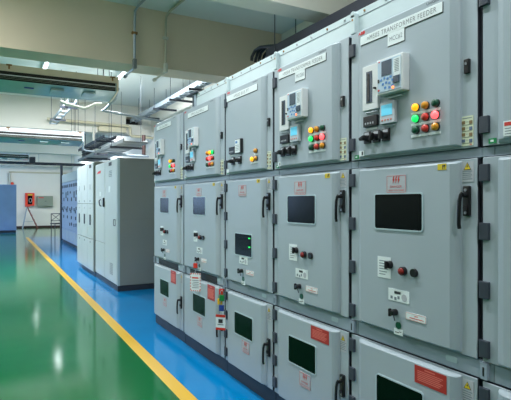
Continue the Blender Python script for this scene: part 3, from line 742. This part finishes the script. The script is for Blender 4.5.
# drain pipes
def pipe(name,pts,r,m,label,cat='pipe',n=10):
    b=MB(); b.tube(pts,r,m,n); return tag(b.build(name),label,cat)
pipe('drain_pipe',[(2.03,8.75,3.40),(2.03,8.95,3.26),(1.93,9.34,3.13),(1.88,9.37,3.10),(1.94,9.37,3.095),(3.06,9.37,2.99),(3.3,9.37,2.97)],.022,'galv','grey drain pipe sloping right from the nearest air conditioner')
pipe('drain_pipe',[(2.28,13.9,3.02),(2.30,13.95,2.84),(2.38,13.95,2.80),(4.1,13.95,2.72)],.028,'galv','grey drain pipe running right from the middle air conditioner')
pipe('insulated_pipe',[(1.42,14.15,3.62),(2.4,14.15,3.60),(3.55,14.15,3.58),(3.62,14.15,3.54),(3.62,14.15,3.34),(3.66,14.15,3.30),(4.28,14.15,3.28)],.040,'pipe_cream','cream insulated pipe along the second beam turning down at an elbow')
b=MB(); b.box(2.75,3.50,14.10,14.34,3.38,3.52,'pipe_cream',.01); tag(b.build('pipe_cover'),'cream pipe cover box fixed low on the second beam','cover')
pipe('drain_stub',[(2.62,14.2,3.50),(2.62,14.2,3.12)],.030,'pipe_white','short white vertical pipe hanging below the second beam')
pipe('flexible_duct',[(1.30,10.5,3.42),(1.36,10.5,3.39),(1.74,10.5,3.316),(1.80,10.5,3.33),(1.965,10.5,3.427),(2.10,10.5,3.44)],.030,'pipe_white','white bent flexible pipe behind the nearest air conditioner')
pipe('support_post',[(tox(143.8,12.0),12.0,2.58),(tox(143.8,12.0),12.0,3.06)],.045,'post_brown','short dark red-brown post above the cream cabinets','post')
pipe('support_rail',[(tox(108,12.0),12.0,2.548),(tox(147,12.0),12.0,2.548)],.030,'galv','grey horizontal rail carrying the red-brown post','rail')

# conduits on the big beam
def conduit(px,m,label,cm):
    x=tox(px,6.97); e=empty('conduit',(x,6.97,3.35)); tag(e,label,'conduit','conduits clipped to the big beam')
    b=MB(); b.tube([(.12,-1.3,.83),(.03,-.10,.82),(.0,-.03,.76),(0,-.005,.62),(0,0,.30),(0,0,.10)],.018,m,10); b.build('pipe',e)
    b=MB(); b.box(-.028,.028,-.035,.025,-.05,.09,cm,.012); b.build('junction_box',e)
    b=MB(); b.tube([(0,0,-.02),(0,.10,-.035),(0,.46,-.035),(0,.53,-.03)],.016,m,8); b.cyl((0,.50,-.035),(0,.56,-.035),.028,.028,cm,10); b.build('elbow_run',e)
    b=MB(); b.box(-.04,.04,-.022,.02,.44,.475,'rust' if m=='galv' else cm,.004); b.build('clip',e)
conduit(134.5,'galv','grey steel conduit running down the big beam face','galv_dull')
conduit(165.5,'conduit_paint','beige painted conduit running down the big beam face','pipe_white')

# ------------------------------------------------------------------ cable ladders and trays
def ladder(name,x0,x1,y0,y1,z,label,m='galv',h=.09,step=.30,rods=(),top=CEIL,brackets=True,xrod=None,t=.02,rung=.03,arm=.10,ro=.07):
    e=empty(name,(x0,y0,z)); tag(e,label,'cable tray'); L=y1-y0; W=x1-x0
    for xx in (0,W): 
        b=MB(); b.box(xx-t/2,xx+t/2,0,L,0,h,m,.004,1); b.build('side_rail',e)
    k=step/2
    while k<L:
        b=MB(); b.box(t/2,W-t/2,k-rung,k+rung,.005,.03,m); b.build('rung',e); k+=step
    for yy in rods:
        if brackets:
            b=MB(); b.box(-.10,W+arm,yy-y0-.02,yy-y0+.02,-.045,-.002,'dark_steel'); b.build('trapeze_bracket',e)
        for xx in (-ro,W+ro):
            b=MB(); b.cyl((xx,yy-y0,-.05),(xx,yy-y0,top-z),.006,.006,'dark_steel',8); b.build('hanger_rod',e)
    return e
bt=ladder('cable_tray',2.97,3.22,1.2,5.18,3.13,'black cable tray hung above the grey switchgear in front of the big beam','tray_black',.125,.22,rods=(1.9,4.95),ro=.02)
b=MB(); b.box(.012,.238,0,3.96,.031,.04,'tray_black'); b.build('tray_floor',bt)
for k in range(5):
    x=3.005+.045*k; q=.012*(k%3); b=MB()
    b.tube([(x,1.3,3.192),(x,4.5,3.192),(x,4.9,3.22+q),(x-.01,5.15,3.29+q),(x-.02,5.36,3.335+q),(x-.03,5.48,3.32+q-.015*k),(x-.04+.01*k,5.54,3.26-.02*(k%2)),(x-.04+.01*k,5.55,3.21-.012*k)],.021,'cable_black',8)
    tag(b.build('power_cable'),'thick black power cable bundled in the black tray and drooping at its end','cable','black cables in the black tray')
ladder('cable_ladder',3.68,3.84,8.6,14.36,3.72,'long grey cable ladder running into the dark hole in the second beam','galv',.10,.30,rods=(9.4,10.6,11.8,13.2),arm=.34)
ladder('cable_ladder',2.43,2.93,10.0,15.6,2.62,'wide cable ladder hung low over the cream control cabinets','galv_dull',.08,.42,rods=(10.8,12.6,14.0),rung=.17)
ladder('cable_ladder',3.05,3.40,14.9,19.5,3.30,'dark cable ladder rising beyond the cream pipe cover','dark_steel',.10,.35,rods=(15.6,17.6))
ladder('cable_ladder',1.46,1.62,10.6,13.9,3.44,'short narrow cable ladder hung on two dark crossbars behind the nearest air conditioner','galv',.06,.5,rods=(11.1,12.9))
# cross run near the far end
e=empty('cable_ladder',(-2.6,24.2,3.10)); tag(e,'dark blue cable ladder crossing the hall in front of the far wall','cable tray')
for yy in (0,.4): P(lambda b:b.box(0,6.7,yy-.012,yy+.012,0,.10,'dark_steel',.004,1),'side_rail')
for k in range(19): P(lambda b:b.box(.2+.35*k,.26+.35*k,.012,.388,.01,.03,'dark_steel'),'rung')
for k in range(5):
    P(lambda b:b.cyl((.5+1.4*k,.2,.03),(.5+1.4*k,.2,1.1),.009,.009,'galv',8),'hanger_rod')
pipe('coiled_cable',[(2.68+.20*math.cos(t),15.0+.45*math.sin(t),2.69+.012*t) for t in [2*PI*k/18 for k in range(50)]],.035,'cable_black','coil of dark cable lying on the wide cable ladder','cable')

# ------------------------------------------------------------------ luminaires
def luminaire(x,y,label,power=60,z=4.12,vis=True):
    e=empty('ceiling_light',(x,y,z)); tag(e,label,'ceiling light','batten lights under the ceiling')
    b=MB(); b.box(-.05,.05,-.6,.6,.02,.075,'lamp_case',.006); b.build('housing',e)
    b=MB(); b.tube([(0,-.58,0),(0,.58,0)],.022,'lamp_glow',10); b.build('tube',e)
    L=bpy.data.lights.new('tube_light','AREA'); L.shape='RECTANGLE'; L.size=.10; L.size_y=1.15; L.energy=power; L.color=(.93,.97,1.0)
    o=bpy.data.objects.new('tube_light',L); COL.objects.link(o); o.location=(x,y,z-.03); 
LT=[(1.05,11.0,'left of two behind the big beam'),(2.55,11.0,'right of two behind the big beam'),
    (2.2,18.2,'in the third bay above the aisle'),(-1.3,18.2,'in the third bay left of the aisle'),(2.1,25.2,'in the far bay above the aisle'),(-1.3,25.2,'in the far bay left of the aisle'),(3.5,18.6,'in the third bay over the blue panels'),(3.6,25.2,'in the far bay beside the right wall'),
    (-2.0,11.0,'far left in the second bay'),(-3.6,18.2,'far left in the third bay'),(-3.6,25.2,'far left in the far bay'),
    (-1.6,5.7,'before the big beam left of the aisle'),(-4.2,5.6,'before the big beam far left'),(0.95,3.2,'just before the small near beam'),(-2.6,2.0,'left of the camera'),(0.95,1.2,'above the nearest switchgear panels'),(-0.2,-2.2,'above the aisle behind the camera')]
PWR=[185,185,6,60,6,110,60,110,130,50,100,150,25,66,6,50,95]
for (x,y,l),p in zip(LT,PWR): luminaire(x,y,'slim white tube light under the ceiling, '+l,p)

# ------------------------------------------------------------------ world, camera, view
w=bpy.data.worlds.new('world'); SC.world=w; w.use_nodes=True
w.node_tree.nodes['Background'].inputs['Color'].default_value=(.6,.75,.9,1); w.node_tree.nodes['Background'].inputs['Strength'].default_value=.3
cd=bpy.data.cameras.new('camera'); cam=bpy.data.objects.new('camera',cd); COL.objects.link(cam)
cam.location=(0,0,H_CAM); cam.rotation_euler=(PI/2,0,-PSI)
cd.sensor_fit='HORIZONTAL'; cd.sensor_width=36.0; cd.lens=495.0/511.0*36.0; cd.shift_y=1.8/511.0; cd.clip_start=.05
SC.camera=cam
SC.view_settings.view_transform='Standard'; SC.view_settings.look='None'; SC.view_settings.exposure=0.2; SC.view_settings.gamma=1.0
SC.view_settings.use_curve_mapping=False
